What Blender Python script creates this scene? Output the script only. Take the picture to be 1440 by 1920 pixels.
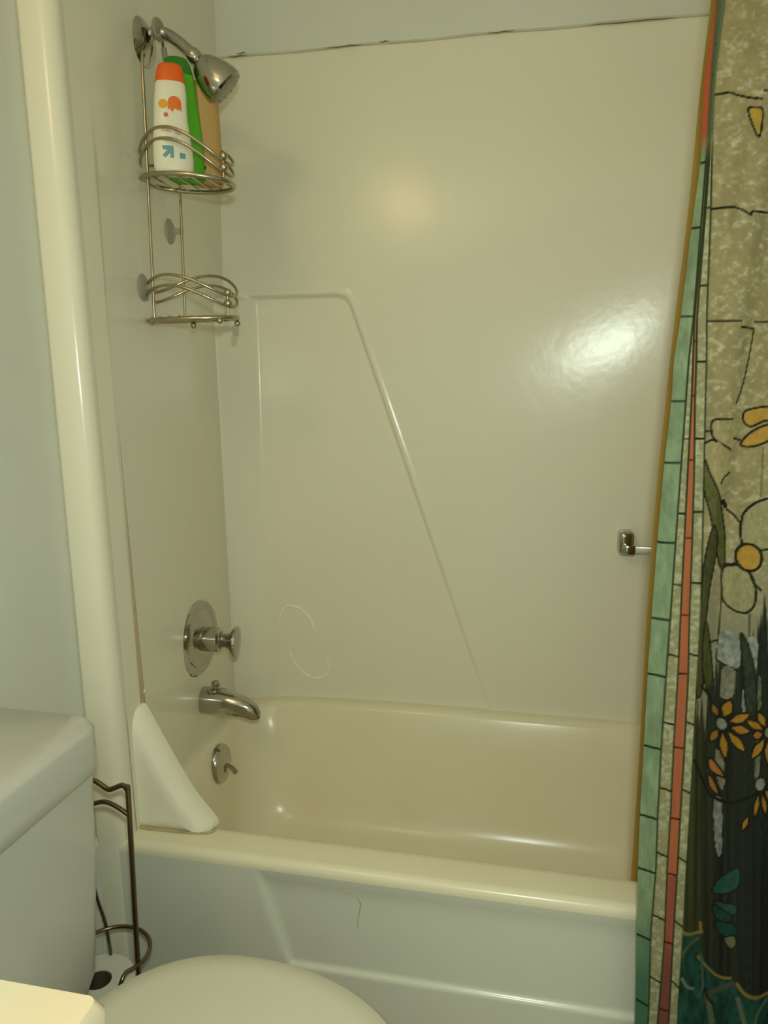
import bpy, bmesh, math, random
import numpy as np
from mathutils import Vector, Matrix
random.seed(7); np.random.seed(7)
sc = bpy.context.scene
for o in list(bpy.data.objects): bpy.data.objects.remove(o)
COL = sc.collection
PI = math.pi

# ------------------------------------------------------------------ camera
cam_d = bpy.data.cameras.new('camera'); cam = bpy.data.objects.new('camera', cam_d); COL.objects.link(cam)
CP = Vector((0.7218, -1.0369, 1.1519)); yaw, pit, rol, F = 0.19852, 0.16404, 0.0019, 1388.77
fw = Vector((-math.sin(yaw)*math.cos(pit), math.cos(yaw)*math.cos(pit), -math.sin(pit)))
rt = Vector((math.cos(yaw), math.sin(yaw), 0)); up = rt.cross(fw)
r2 = math.cos(rol)*rt + math.sin(rol)*up; u2 = -math.sin(rol)*rt + math.cos(rol)*up
cam.matrix_world = Matrix(((r2.x, u2.x, -fw.x, CP.x), (r2.y, u2.y, -fw.y, CP.y), (r2.z, u2.z, -fw.z, CP.z), (0, 0, 0, 1)))
cam_d.sensor_fit = 'VERTICAL'; cam_d.sensor_height = 36.0; cam_d.lens = F/1920*36; cam_d.clip_start = 0.01
sc.camera = cam

# ------------------------------------------------------------------ world, lights, exposure
w = bpy.data.worlds.new('world'); sc.world = w; w.use_nodes = True
w.node_tree.nodes['Background'].inputs[0].default_value = (0.90, 1.0, 0.76, 1)
w.node_tree.nodes['Background'].inputs[1].default_value = 1.0
def area_light(name, loc, target, size, sizey, power, color):
    l = bpy.data.lights.new(name, 'AREA'); l.shape = 'RECTANGLE'; l.size = size; l.size_y = sizey; l.energy = power; l.color = color
    o = bpy.data.objects.new(name, l); COL.objects.link(o); o.location = loc
    o.rotation_euler = (Vector(target)-Vector(loc)).to_track_quat('-Z', 'Y').to_euler(); return o
# the photographer's flash, just beside and above the lens
area_light('camera_flash', (0.742, -1.05, 1.245), (0.78, 0.6, 0.60), 0.05, 0.035, 8.9, (0.86, 1.0, 0.86))
sc.view_settings.view_transform = 'Standard'; sc.view_settings.look = 'None'
sc.view_settings.gamma = 1.0; sc.view_settings.use_curve_mapping = False
sc.view_settings.exposure = -0.62
sc.cycles.max_bounces = 16; sc.cycles.diffuse_bounces = 10

# ------------------------------------------------------------------ materials
def s2l(c):
    c = np.asarray(c, float)/255.0
    return np.where(c <= .04045, c/12.92, ((c+.055)/1.055)**2.4)
def mat(name, rgb, rough=.5, metal=0, noise=0.0, nscale=8, bump=0.0, bscale=60, spec=.5, coat=0, trans=0, alpha=1, tint=None, ior=1.45, sss=0, emit=None):
    m = bpy.data.materials.new(name); m.use_nodes = True; nt = m.node_tree; b = nt.nodes['Principled BSDF']
    b.inputs['Base Color'].default_value = (*rgb, 1); b.inputs['Roughness'].default_value = rough; b.inputs['Metallic'].default_value = metal
    b.inputs['Specular IOR Level'].default_value = spec; b.inputs['Coat Weight'].default_value = coat; b.inputs['Coat Roughness'].default_value = .08
    b.inputs['Transmission Weight'].default_value = trans; b.inputs['Alpha'].default_value = alpha; b.inputs['IOR'].default_value = ior
    if emit: b.inputs['Emission Color'].default_value = (*emit[0], 1); b.inputs['Emission Strength'].default_value = emit[1]
    tc = nt.nodes.new('ShaderNodeTexCoord')
    if noise > 0:
        n = nt.nodes.new('ShaderNodeTexNoise'); n.inputs['Scale'].default_value = nscale; n.inputs['Detail'].default_value = 5
        r = nt.nodes.new('ShaderNodeMapRange'); r.inputs[1].default_value = .38; r.inputs[2].default_value = .72
        mx = nt.nodes.new('ShaderNodeMix'); mx.data_type = 'RGBA'
        t = tint if tint else tuple(v*.6 for v in rgb)
        mx.inputs[6].default_value = (*rgb, 1); mx.inputs[7].default_value = (*t, 1)
        ml = nt.nodes.new('ShaderNodeMath'); ml.operation = 'MULTIPLY'; ml.inputs[1].default_value = noise
        nt.links.new(tc.outputs['Object'], n.inputs['Vector']); nt.links.new(n.outputs[0], r.inputs[0]); nt.links.new(r.outputs[0], ml.inputs[0])
        nt.links.new(ml.outputs[0], mx.inputs[0]); nt.links.new(mx.outputs[2], b.inputs['Base Color'])
    if bump > 0:
        n2 = nt.nodes.new('ShaderNodeTexNoise'); n2.inputs['Scale'].default_value = bscale; n2.inputs['Detail'].default_value = 3
        bp = nt.nodes.new('ShaderNodeBump'); bp.inputs['Strength'].default_value = bump; bp.inputs['Distance'].default_value = .01
        nt.links.new(tc.outputs['Object'], n2.inputs['Vector']); nt.links.new(n2.outputs[0], bp.inputs['Height']); nt.links.new(bp.outputs[0], b.inputs['Normal'])
    return m
M = {}
M['fiber'] = mat('almond_fibreglass', (.80, .772, .655), .205, noise=.28, nscale=2.2, tint=(.75, .71, .58), bump=.045, bscale=20, spec=.38)
M['apron'] = mat('almond_apron_shaded', (.66, .675, .60), .22, noise=.25, nscale=5, tint=(.62, .625, .54), bump=.015, bscale=9, spec=.45)  # same tub shell, colour made cooler and darker for the cooler light on it
M['tub'] = mat('almond_tub_lit', (.83, .77, .61), .22, noise=.35, nscale=5, tint=(.78, .69, .50), bump=.015, bscale=9, spec=.45)  # same shell, yellowed with age and lightened for the warm light it catches
M['paint'] = mat('white_wall_paint', (.70, .715, .665), .55, noise=.15, nscale=3, bump=.05, bscale=120)
M['ceil'] = mat('ceiling_paint', (.75, .76, .70), .8, bump=.1, bscale=90)
M['floor'] = mat('beige_vinyl', (.42, .33, .22), .4, noise=.4, nscale=14)
M['chrome'] = mat('chrome', (.50, .485, .44), .12, 1, noise=.4, nscale=25, tint=(.36, .33, .27))
M['nickel'] = mat('satin_wire', (.50, .44, .32), .28, 1, noise=.4, nscale=40, tint=(.34, .26, .16))
M['steel_dark'] = mat('bronze_wire', (.20, .15, .10), .25, 1)
M['porc'] = mat('white_porcelain', (.55, .55, .51), .15, noise=.12, nscale=4, spec=.5)
M['lidpl'] = mat('toilet_lid_plastic', (.68, .67, .57), .30, noise=.10, nscale=5)
M['guard'] = mat('white_plastic_guard', (.84, .82, .70), .30, noise=.2, nscale=7)
M['caulk'] = mat('yellowed_caulk', (.50, .40, .20), .6, noise=.5, nscale=30, tint=(.30, .20, .08))
M['seam'] = mat('grey_caulk', (.62, .59, .46), .7, noise=.6, nscale=18, tint=(.45, .42, .31))
M['gap'] = mat('dark_gap', (.20, .175, .11), .8, noise=.4, nscale=30)
M['residue'] = mat('adhesive_residue', (.93, .91, .78), .5, noise=.4, nscale=60, tint=(.84, .81, .68))
M['stain'] = mat('brown_crevice_stain', (.50, .38, .25), .6, noise=.4, nscale=20, tint=(.62, .52, .38))
M['scuff'] = mat('grey_scuff', (.50, .47, .37), .6, noise=.6, nscale=40, tint=(.6, .55, .42))
M['white_pl'] = mat('bottle_white', (.80, .76, .64), .32, noise=.08)
M['orange_pl'] = mat('cap_orange', (.80, .125, .008), .35, noise=.1)
M['green_pl'] = mat('bottle_green', (.10, .44, .015), .32, noise=.1)
M['dgreen_pl'] = mat('cap_green', (.025, .20, .012), .32, noise=.1)
M['amber_pl'] = mat('bottle_amber', (.47, .30, .11), .28, noise=.2, tint=(.40, .25, .09))
M['p_or'] = mat('print_orange', (.78, .17, .02), .45, noise=.15)
M['p_ye'] = mat('print_yellow', (.80, .36, .02), .45, noise=.15)
M['p_pk'] = mat('print_pink', (.55, .15, .13), .45, noise=.1)
M['p_bl'] = mat('print_blue', (.13, .32, .38), .45, noise=.1)
M['p_tx'] = mat('print_text_orange', (.80, .42, .22), .45, noise=.3, nscale=90)
M['p_gy'] = mat('print_text_grey', (.52, .50, .40), .45, noise=.2)
M['black'] = mat('black_print', (.02, .02, .02), .4, noise=.1)
M['rubber'] = mat('clear_vinyl_cup', (.42, .42, .34), .2, noise=.1, alpha=.55)
M['acryl'] = mat('clear_plastic_bar', (.62, .62, .60), .15, noise=.15, metal=.35)
M['grip'] = mat('grey_vinyl_grip', (.30, .27, .21), .30, noise=.2)
M['liner'] = mat('tan_vinyl_liner', (.50, .34, .09), .35, noise=.2, nscale=6)
M['paper'] = mat('toilet_paper', (.72, .70, .64), .9, noise=.1, bump=.2, bscale=200)
M['core'] = mat('cardboard_core', (.10, .07, .04), .9, noise=.2)
M['marble'] = mat('cultured_marble', (.66, .60, .45), .2, noise=.9, nscale=7, tint=(.66, .42, .20))
M['cab'] = mat('white_cabinet', (.70, .70, .66), .4, noise=.1)
M['bulb'] = mat('lit_bulb', (1, .8, .5), .4, emit=((1.0, .74, .36), 26))

# ------------------------------------------------------------------ mesh helpers
def mesh_obj(name, verts, faces, m, parent=None, smooth=True, sharp=None):
    me = bpy.data.meshes.new(name); me.from_pydata([tuple(v) for v in verts], [], faces); me.update()
    if smooth: me.polygons.foreach_set('use_smooth', [True]*len(me.polygons))
    if m: me.materials.append(M[m] if isinstance(m, str) else m)
    o = bpy.data.objects.new(name, me); COL.objects.link(o)
    if smooth and sharp: me.set_sharp_from_angle(angle=math.radians(sharp))
    if parent: o.parent = parent
    return o
def bm_obj(name, bm, m, parent=None, smooth=True, sharp=40):
    bmesh.ops.recalc_face_normals(bm, faces=bm.faces)
    me = bpy.data.meshes.new(name); bm.to_mesh(me); bm.free()
    if smooth:
        me.polygons.foreach_set('use_smooth', [True]*len(me.polygons)); me.set_sharp_from_angle(angle=math.radians(sharp))
    me.materials.append(M[m]); o = bpy.data.objects.new(name, me); COL.objects.link(o)
    if parent: o.parent = parent
    return o
def box(name, lo, hi, m, parent=None, bev=.0, seg=2):
    bm = bmesh.new(); bmesh.ops.create_cube(bm, size=1)
    for v in bm.verts: v.co = Vector([lo[i]+(v.co[i]+.5)*(hi[i]-lo[i]) for i in range(3)])
    if bev: bmesh.ops.bevel(bm, geom=bm.edges[:], offset=bev, segments=seg, profile=.5, affect='EDGES')
    return bm_obj(name, bm, m, parent, smooth=bev > 0)
def catmull(pts, n=8, closed=False):
    P = [Vector(p) for p in pts]; out = []; N = len(P)
    rng = range(N) if closed else range(N-1)
    for i in rng:
        p1, p2 = P[i], P[(i+1) % N]
        p0 = P[i-1] if (closed or i > 0) else p1*2-p2
        p3 = P[(i+2) % N] if (closed or i < N-2) else p2*2-p1
        for k in range(n):
            t = k/n
            out.append(.5*((2*p1)+(-p0+p2)*t+(2*p0-5*p1+4*p2-p3)*t*t+(-p0+3*p1-3*p2+p3)*t**3))
    if not closed: out.append(P[-1])
    return out
def tube_data(pts, r, seg=10, closed=False, flat=1.0):
    P = [Vector(p) for p in pts]; n = len(P); V = []; Fc = []
    R = r if hasattr(r, '__len__') else [r]*n
    prev = None
    for i in range(n):
        a = P[i-1] if (i > 0 or closed) else P[i]; b = P[(i+1) % n] if (i < n-1 or closed) else P[i]
        t = (b-a).normalized()
        if prev is None:
            ref = Vector((0, 0, 1)) if abs(t.z) < .9 else Vector((1, 0, 0)); nn = (ref-t*ref.dot(t)).normalized()
        else:
            nn = prev-t*prev.dot(t); nn = nn.normalized() if nn.length > 1e-6 else prev
        prev = nn; bb = t.cross(nn)
        for k in range(seg):
            an = 2*PI*k/seg; V.append(P[i]+nn*math.cos(an)*R[i]+bb*math.sin(an)*R[i]*flat)
    m = n if closed else n-1
    for i in range(m):
        j = (i+1) % n
        for k in range(seg):
            k2 = (k+1) % seg; Fc.append((i*seg+k, i*seg+k2, j*seg+k2, j*seg+k))
    if not closed: Fc.append(tuple(range(seg))[::-1]); Fc.append(tuple((n-1)*seg+k for k in range(seg)))
    return V, Fc
def tube(name, pts, r, m, parent=None, seg=10, closed=False, flat=1.0):
    V, Fc = tube_data(pts, r, seg, closed, flat); return mesh_obj(name, V, Fc, m, parent, sharp=50)
def multi_tube(name, lst, r, m, parent=None, seg=8):
    V, Fc = [], []
    for p in lst:
        v, f = tube_data(p, r, seg); o = len(V); V += v; Fc += [tuple(i+o for i in q) for q in f]
    return mesh_obj(name, V, Fc, m, parent, sharp=50)
def lathe(name, prof, m, parent=None, seg=40, origin=(0, 0, 0), axis=(0, 0, 1), sy=1.0, sharp=35):
    ax = Vector(axis).normalized(); q = Vector((0, 0, 1)).rotation_difference(ax); V = []; Fc = []; n = len(prof)
    for (r, h) in prof:
        for k in range(seg):
            a = 2*PI*k/seg; V.append(q @ Vector((r*math.cos(a), r*sy*math.sin(a), h))+Vector(origin))
    for i in range(n-1):
        for k in range(seg):
            k2 = (k+1) % seg; Fc.append((i*seg+k, i*seg+k2, (i+1)*seg+k2, (i+1)*seg+k))
    if prof[0][0] > 1e-4: Fc.append(tuple(range(seg))[::-1])
    if prof[-1][0] > 1e-4: Fc.append(tuple((n-1)*seg+k for k in range(seg)))
    return mesh_obj(name, V, Fc, m, parent, sharp=sharp)
def ball(name, c, r, m, parent=None):
    prof = [(max(1e-5, r*math.sin(PI*i/10)), -r*math.cos(PI*i/10)) for i in range(11)]
    return lathe(name, prof, m, parent, seg=16, origin=c, sharp=80)
def grid(name, nu, nv, fn, m, parent=None, flip=False, sharp=None):
    V = [fn(i, j) for j in range(nv) for i in range(nu)]
    Fc = []
    for j in range(nv-1):
        for i in range(nu-1):
            q = (j*nu+i, j*nu+i+1, (j+1)*nu+i+1, (j+1)*nu+i); Fc.append(q[::-1] if flip else q)
    return mesh_obj(name, V, Fc, m, parent, sharp=sharp)
def loft(name, rings, m, parent=None, cap0=True, cap1=True, sharp=40):
    V = []; Fc = []; n = len(rings[0])
    for r in rings: V += list(r)
    for i in range(len(rings)-1):
        for k in range(n):
            k2 = (k+1) % n; Fc.append((i*n+k, i*n+k2, (i+1)*n+k2, (i+1)*n+k))
    if cap0: Fc.append(tuple(range(n))[::-1])
    if cap1: Fc.append(tuple((len(rings)-1)*n+k for k in range(n)))
    return mesh_obj(name, V, Fc, m, parent, sharp=sharp)
def rrect(x0, x1, y0, y1, r, z, n=10, ns=6):
    pts = []
    cs = [(x1-r, y1-r, 0), (x0+r, y1-r, PI/2), (x0+r, y0+r, PI), (x1-r, y0+r, 3*PI/2)]
    for ci, (cx, cy, a0) in enumerate(cs):
        for k in range(n+1): pts.append(Vector((cx+r*math.cos(a0+PI/2*k/n), cy+r*math.sin(a0+PI/2*k/n), z)))
        nx, ny, na = cs[(ci+1) % 4]
        p = pts[-1]; q = Vector((nx+r*math.cos(na), ny+r*math.sin(na), z))
        for k in range(1, ns): pts.append(p.lerp(q, k/ns))
    return pts
def empty(name, loc=(0, 0, 0)):
    o = bpy.data.objects.new(name, None); COL.objects.link(o); o.empty_display_size = .05; o.location = loc; return o
class NS: pass
def thing(name, label, cat, group=None):
    o = empty(name); o['label'] = label; o['category'] = cat
    if group: o['group'] = group
    return o
def tag(o, label, cat, group=None):
    o['label'] = label; o['category'] = cat
    if group: o['group'] = group
    return o
def struct(o): o['kind'] = 'structure'; return o
def sstep(a, b, x):
    t = min(1, max(0, (x-a)/(b-a))); return t*t*(3-2*t)

# ------------------------------------------------------------------ room shell
D = .644; ZT = 1.876; RX = 1.52; CEIL = 2.30; RY = -1.75
def xwall(z): return .026-.030*z            # the plaster wall beside the tub leans a little
def slab(name, quad, thick, m):
    q = [Vector(p) for p in quad]; n = (q[1]-q[0]).cross(q[3]-q[0]).normalized()
    V = q+[p-n*thick for p in q]
    return mesh_obj(name, V, [(0, 1, 2, 3), (7, 6, 5, 4), (0, 4, 5, 1), (1, 5, 6, 2), (2, 6, 7, 3), (3, 7, 4, 0)], m, smooth=False)
def tagl(o, label): o['label'] = label; return o
tagl(struct(slab('wall_left', [(xwall(0), RY, 0), (xwall(0), .03, 0), (xwall(CEIL), .03, CEIL), (xwall(CEIL), RY, CEIL)], .10, 'paint')), 'pale painted bathroom wall behind the toilet')
tagl(struct(box('wall_back', (-.12, D+.003, ZT-.001), (RX+.12, D+.16, CEIL), 'paint')), 'pale painted wall above the tub surround')
struct(slab('wall_side', [(.027, .031, 2.04), (-.004, D+.055, 2.04), (-.004, D+.055, CEIL), (.022, .031, CEIL)], .15, 'paint'))
struct(box('wall_right', (RX+.045, RY, 0), (RX+.15, D+.055, CEIL), 'paint'))
struct(box('floor', (-.12, RY-.1, -.05), (RX+.15, D+.16, 0), 'floor'))
struct(box('ceiling', (-.20, RY-.1, CEIL), (RX+.15, D+.16, CEIL+.05), 'ceil'))

# ------------------------------------------------------------------ tub surround
sur = thing('shower_surround', 'almond fibreglass shower surround lining the walls around the tub', 'shower surround')
def xstrip(z): return .089-.0336*z
def xpanel(y, z): return min(xstrip(z), max(-.002, .035*(1-(y-.09)/(D-.09)))) if y < D+.03 else 0
def ycorner(z): return .634+(.578-.634)*(z-.404)/(1.294-.404)
def left_x(y, z):
    z = min(z, 1.90)
    yg = .070
    return xstrip(z)+(xpanel(max(y, .09), z)-xstrip(z))*sstep(yg, yg+.022, y)
ys = [0.026, .032, .045, .06]+[.066+.0022*i for i in range(14)]+[.10+i*(D+.02-.10)/24 for i in range(25)]
zs = [.36+i*(2.06-.36)/66 for i in range(67)]
side = grid('side_panel', len(ys), len(zs), lambda i, j: (left_x(ys[i], zs[j]), ys[i], zs[j]), 'fiber', sur)
st_z = [1.16-.025*i for i in range(30)]
tube('crevice_stain', [(xpanel(.12, z), .074+1.75*max(0, xstrip(z)-xpanel(.12, z)), z) for z in st_z], [.0006+.0062*(i/29)**1.3 for i in range(30)], 'stain', sur, seg=8)
ball('caulk_blob', (xpanel(.12, .60)+.002, .076+1.75*(xstrip(.6)-xpanel(.12, .6)), .605), .0045, 'residue', sur)
# front flange: the bright rounded post between plaster wall and tub
def flange_ring(z):
    x1 = xstrip(z); x0 = xwall(z)-.001; r = .024
    pts = [Vector((x0, .035, z)), Vector((x0, .004, z)), Vector((x0+.004, -.004, z)), Vector((x0+.010, -.007, z))]
    for k in range(9):
        a = PI/2*k/8; pts.append(Vector((x1-r+r*math.sin(a), -.007+r*(1-math.cos(a)), z)))
    pts.append(Vector((x1-.003, .032, z))); return pts
loft('front_flange', [flange_ring(z) for z in [0.0+i*2.06/42 for i in range(43)]], 'fiber', sur, sharp=60)
# back panel as a moulded height field
nrm = Vector((.969, .347)).normalized()
def trap_sd(x, z):
    a = z-1.363; b = (x-.297)*nrm.x+(z-1.363)*nrm.y; k = .025
    h = max(0, min(1, .5+.5*(a-b)/k)); return b+(a-b)*h+k*h*(1-h)
def back_y(x, z):
    d = trap_sd(x, z); dep = .005+.010*min(1, max(0, (z-.42)/.8))
    y = D+dep*(.85*sstep(.004, -.006, d)+.15*sstep(0, -.05, d)) if d < .006 else D
    # rolled lip along the edge of the recess
    y -= .0016*math.exp(-((d-.008)/.0055)**2)*min(1, max(0, (z-.42)/.5))
    bx_ = max(0, x-.50); bow = .221*bx_*bx_/2 if bx_ < .42 else .221*(.42*.42/2+.42*(bx_-.42))
    y -= bow*sstep(.55, 1.0, z)*sstep(1.84, 1.55, z)*max(0, 1+1.9*(z-1.237))*(1 if x < 1.05 else max(0, 1-(x-1.05)/.3))
    m = sstep(1.368, 1.352, z)
    if m > 0:
        xc = .076+(.094-.076)*(1.287-z)/(1.287-.405); xl = left_x(.6, z); yc = ycorner(z)
        if x < xc: y = y*(1-m)+m*min(y, yc+(y-yc)*max(0, (x-xl))/(xc-xl)-.0)
    return y
xs_ = [-.004+i*.007 for i in range(41)]; xs_ += [xs_[-1]+.0021*(i+1) for i in range(182)]; xs_ += [xs_[-1]+.006*(i+1) for i in range(60)]; xs_ += [xs_[-1]+(RX-xs_[-1])*i/24 for i in range(1, 25)]
zz_ = [.372+i*(1.33-.372)/300 for i in range(300)]+[1.33+i*.0015 for i in range(34)]+[1.381+i*(ZT-1.381)/70 for i in range(71)]
grid('back_panel', len(xs_), len(zz_), lambda i, j: (xs_[i], back_y(xs_[i], zz_[j]), zz_[j]), 'fiber', sur)
grid('side_panel', 12, 12, lambda i, j: (RX-.002, i*(D+.02)/11, .36+j*(ZT-.36)/11), 'fiber', sur, flip=True)
# cracked caulk bead along the top of the surround
tube('caulk_line', [(-.02+i*.04, D-.0012+.0006*math.sin(i*1.7), ZT+.001+.0012*math.sin(i*.9)) for i in range(39)], .0026, 'seam', sur, seg=8)
for a, b, dz in [(.03, .075, .0025), (.052, .072, .008), (.255, .335, .003), (.372, .392, .005), (.60, .655, .003), (.80, .97, .001)]:
    tube('caulk_crack', [(a+(b-a)*t/6, D-.0045, ZT+dz-.003+.0008*math.sin(t*2.1)+.005*(t/6)*(.3 if b-a < .1 else 0)) for t in range(7)], [.0004, .0008, .0012, .0011, .0015, .0009, .0004], 'gap', sur, seg=6)
# dried adhesive rings on the panel
def on_back(pts, off=.0008): return [(x, back_y(x, z)-off, z) for x, z in pts]
for pts in ([(.118, .567), (.119, .590), (.130, .616), (.146, .624), (.172, .618), (.196, .596), (.206, .575), (.212, .562)],
            [(.142, .508), (.152, .486), (.170, .462), (.195, .446), (.222, .443), (.240, .455), (.246, .476), (.238, .492)]):
    c = catmull([(p[0], 0, p[1]) for p in pts], 6)
    n = len(c); rr = [.0008+.0028*abs(math.sin(PI*i/(n-1)))**.5*(.7+.3*math.sin(i*.9)) for i in range(n)]
    tube('adhesive_residue', on_back([(v.x, v.z) for v in c]), rr, 'residue', sur, seg=6)

# ------------------------------------------------------------------ bathtub
tub = thing('bathtub', 'almond bathtub with smooth front apron', 'bathtub')
ZR = .40
def zdeck(x, y): return ZR-.030*math.exp(-max(0, x)/.16)*sstep(.06, .20, y)-.02*sstep(RX-.2, RX, x)*0
def ring_on(pts, dz): return [Vector((p.x, p.y, zdeck(p.x, p.y)+dz)) for p in pts]
NN, SS = 10, 14
rings = []
rings.append(ring_on(rrect(-.01, RX-.001, .0072, D+.03, .002, 0, NN, SS), 0.0))
rings.append(ring_on(rrect(.02, RX-.03, .048, .634, .05, 0, NN, SS), .0005))
rings.append(ring_on(rrect(.036, RX-.06, .060, .624, .07, 0, NN, SS), -.001))
rings.append(ring_on(rrect(.043, RX-.07, .067, .618, .08, 0, NN, SS), -.005))
rings.append(ring_on(rrect(.048, RX-.078, .073, .612, .085, 0, NN, SS), -.014))
for t in (.25, .5, .75, 1.0):
    zz = .365+(.165-.365)*t
    rings.append(rrect(.052+.02*t, RX-.085-.12*t, .078+.035*t, .608-.055*t, .09+.02*t, zz, NN, SS))
rings.append(rrect(.080, RX-.225, .123, .540, .11, .135, NN, SS))
rings.append(rrect(.100, RX-.260, .145, .518, .10, .113, NN, SS))
rings.append(rrect(.140, RX-.300, .180, .480, .08, .104, NN, SS))
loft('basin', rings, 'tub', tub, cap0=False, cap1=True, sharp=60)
# apron: moulded front skirt with a shallow recessed panel
def ap_rec(x, z):
    # slanted left edge and ledge along the bottom
    xd = .309+(.357-.309)*(.359-z)/(.359-.215)
    a = sstep(-.004, .008, x-xd); b = sstep(.2125, .222, z)
    fade = sstep(.385, .345, z)
    return .0075*a*b*fade
def apron_pt(x, z): return (x, -.006+ap_rec(x, z), z)
prof = [0, .05, .10, .15, .19, .200, .206, .2095, .212, .2145, .217, .2195, .222, .225, .23, .24, .26, .28, .30, .32, .34, .355, .365, .374, .382]
ax = [0.0, .05, .10, .15, .20, .25, .28, .295]+[.30+.003*i for i in range(26)]+[.40+i*.07 for i in range(16)]+[RX-.001]
def apr(i, j):
    x = ax[i]
    if j < len(prof): return apron_pt(x, prof[j])
    k = j-len(prof); a = PI/2*k/7; r = .014
    return (x, -.006+r*(1-math.cos(a)), .3860+r*math.sin(a))
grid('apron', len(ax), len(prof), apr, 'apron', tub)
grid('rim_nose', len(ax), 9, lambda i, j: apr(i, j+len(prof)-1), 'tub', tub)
for pts in ([(.460, .362), (.472, .352), (.477, .340), (.474, .325), (.472, .310), (.471, .295)], [(.452, .364), (.462, .358)], [(.478, .356), (.482, .350)]):
    tube('scuff_mark', [(x, apron_pt(x, z)[1]-.0003, z) for x, z in pts], [.0003+.0008*math.sin(PI*(i+.3)/(len(pts)))for i in range(len(pts))], 'scuff', tub, seg=6)
# overflow plate
ov = lathe('overflow_plate', [(.044, -.006), (.044, .003), (.040, .009), (.032, .012), (.012, .0135), (.0001, .0138)], 'chrome', tub, origin=(.056, .412, .320), axis=(1, 0, .06))
tube('overflow_lever', [(.066, .416, .320), (.078, .422, .310), (.084, .430, .294)], [.0045, .0055, .0065], 'chrome', ov, seg=10)

# ------------------------------------------------------------------ splash guard
g = thing('splash_guard', 'triangular white plastic splash guard standing on tub corner', 'splash guard')
gp = [(.056, .402), (.056, .50), (.0575, .585), (.062, .606), (.072, .612), (.082, .600), (.120, .530), (.160, .462), (.196, .418), (.203, .407), (.196, .402), (.120, .402)]
gc = catmull([(a, 0, b) for a, b in gp], 5, True)
cen = Vector((.10, 0, .46))
def gring(y, ins, hyp):
    out = []
    for v in gc:
        h = max(0, min(1, ((v.x-.066)*.826+(v.z-.602)*.563+.03)/.03))   # 1 along the slanted edge
        p = v.lerp(cen, ins); out.append(Vector((p.x-.013*h*hyp, y+.010*h*(1-hyp), p.z-.009*h*hyp)))
    return out
loft('guard_plate', [gring(.066, .0, 0), gring(.056, 0, 0), gring(.047, .01, .15), gring(.040, .03, .8), gring(.038, .06, 1.0), gring(.037, .3, 1.0)], 'guard', g, sharp=50)
tube('caulk_bead', catmull([(.060, .046, .44), (.058, .043, .412), (.066, .036, .403), (.10, .034, .4025), (.15, .035, .402), (.19, .040, .402), (.206, .050, .403), (.200, .062, .403)], 6), [.0024]*12+[.0032]*6+[.0018]*25, 'caulk', g, seg=8)

# ------------------------------------------------------------------ shower valve
va = thing('shower_valve', 'round chrome shower valve with flared handle above spout', 'valve')
VO = (.0165, .408, .613)
lathe('escutcheon', [(.083, -.014), (.083, .003), (.080, .006), (.066, .0075), (.063, .006), (.060, .0075), (.045, .013), (.030, .015), (.0001, .0155)], 'chrome', va, origin=VO, axis=(1, -.04, 0), seg=64)
lathe('sleeve', [(.027, .012), (.027, .050), (.024, .054), (.019, .056), (.0001, .0565)], 'chrome', va, origin=VO, axis=(1, 0, 0))
lathe('handle', [(.015, .054), (.016, .062), (.022, .070), (.033, .076), (.035, .080), (.033, .084), (.018, .087), (.0001, .088)], 'chrome', va, origin=(VO[0], VO[1]+.012, VO[2]-.004), axis=(1, .06, -.05), sy=.8)

# ------------------------------------------------------------------ tub spout
sp = thing('tub_spout', 'curved chrome tub spout with diverter knob below valve', 'spout')
sx, sy_, sz = .008, .425, .463
pth = [(0, 0, .030), (.012, 0, .031), (.03, 0, .031), (.05, 0, .030), (.075, -.003, .0275), (.095, -.007, .025), (.110, -.011, .0225), (.120, -.017, .0200), (.1255, -.025, .0170), (.1265, -.029, .0155)]
rg = []
for i, (dx, dz, r) in enumerate(pth):
    a = pth[max(0, i-1)]; b = pth[min(len(pth)-1, i+1)]; t = Vector((b[0]-a[0], 0, b[1]-a[1])).normalized(); nn = Vector((-t.z, 0, t.x))
    rg.append([Vector((sx+dx, sy_, sz+dz))+nn*r*math.sin(2*PI*k/32)+Vector((0, 1, 0))*r*.95*math.cos(2*PI*k/32) for k in range(32)])
body = loft('spout_body', rg, 'chrome', sp)
lathe('spout_outlet', [(.0125, 0), (.0125, .004), (.0001, .004)], 'gap', body, origin=(sx+.1265, sy_, sz-.0320), axis=(0, 0, 1), seg=20)
lathe('diverter_knob', [(.012, 0), (.012, .004), (.007, .006), (.0065, .010), (.0095, .013), (.0100, .018), (.007, .021), (.0001, .022)], 'chrome', sp, origin=(sx+.038, sy_, sz+.026), seg=20)
lathe('diverter_seat', [(.017, 0), (.016, .004), (.011, .006), (.0001, .006)], 'chrome', sp, origin=(sx+.034, sy_, sz+.026), seg=20)

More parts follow.
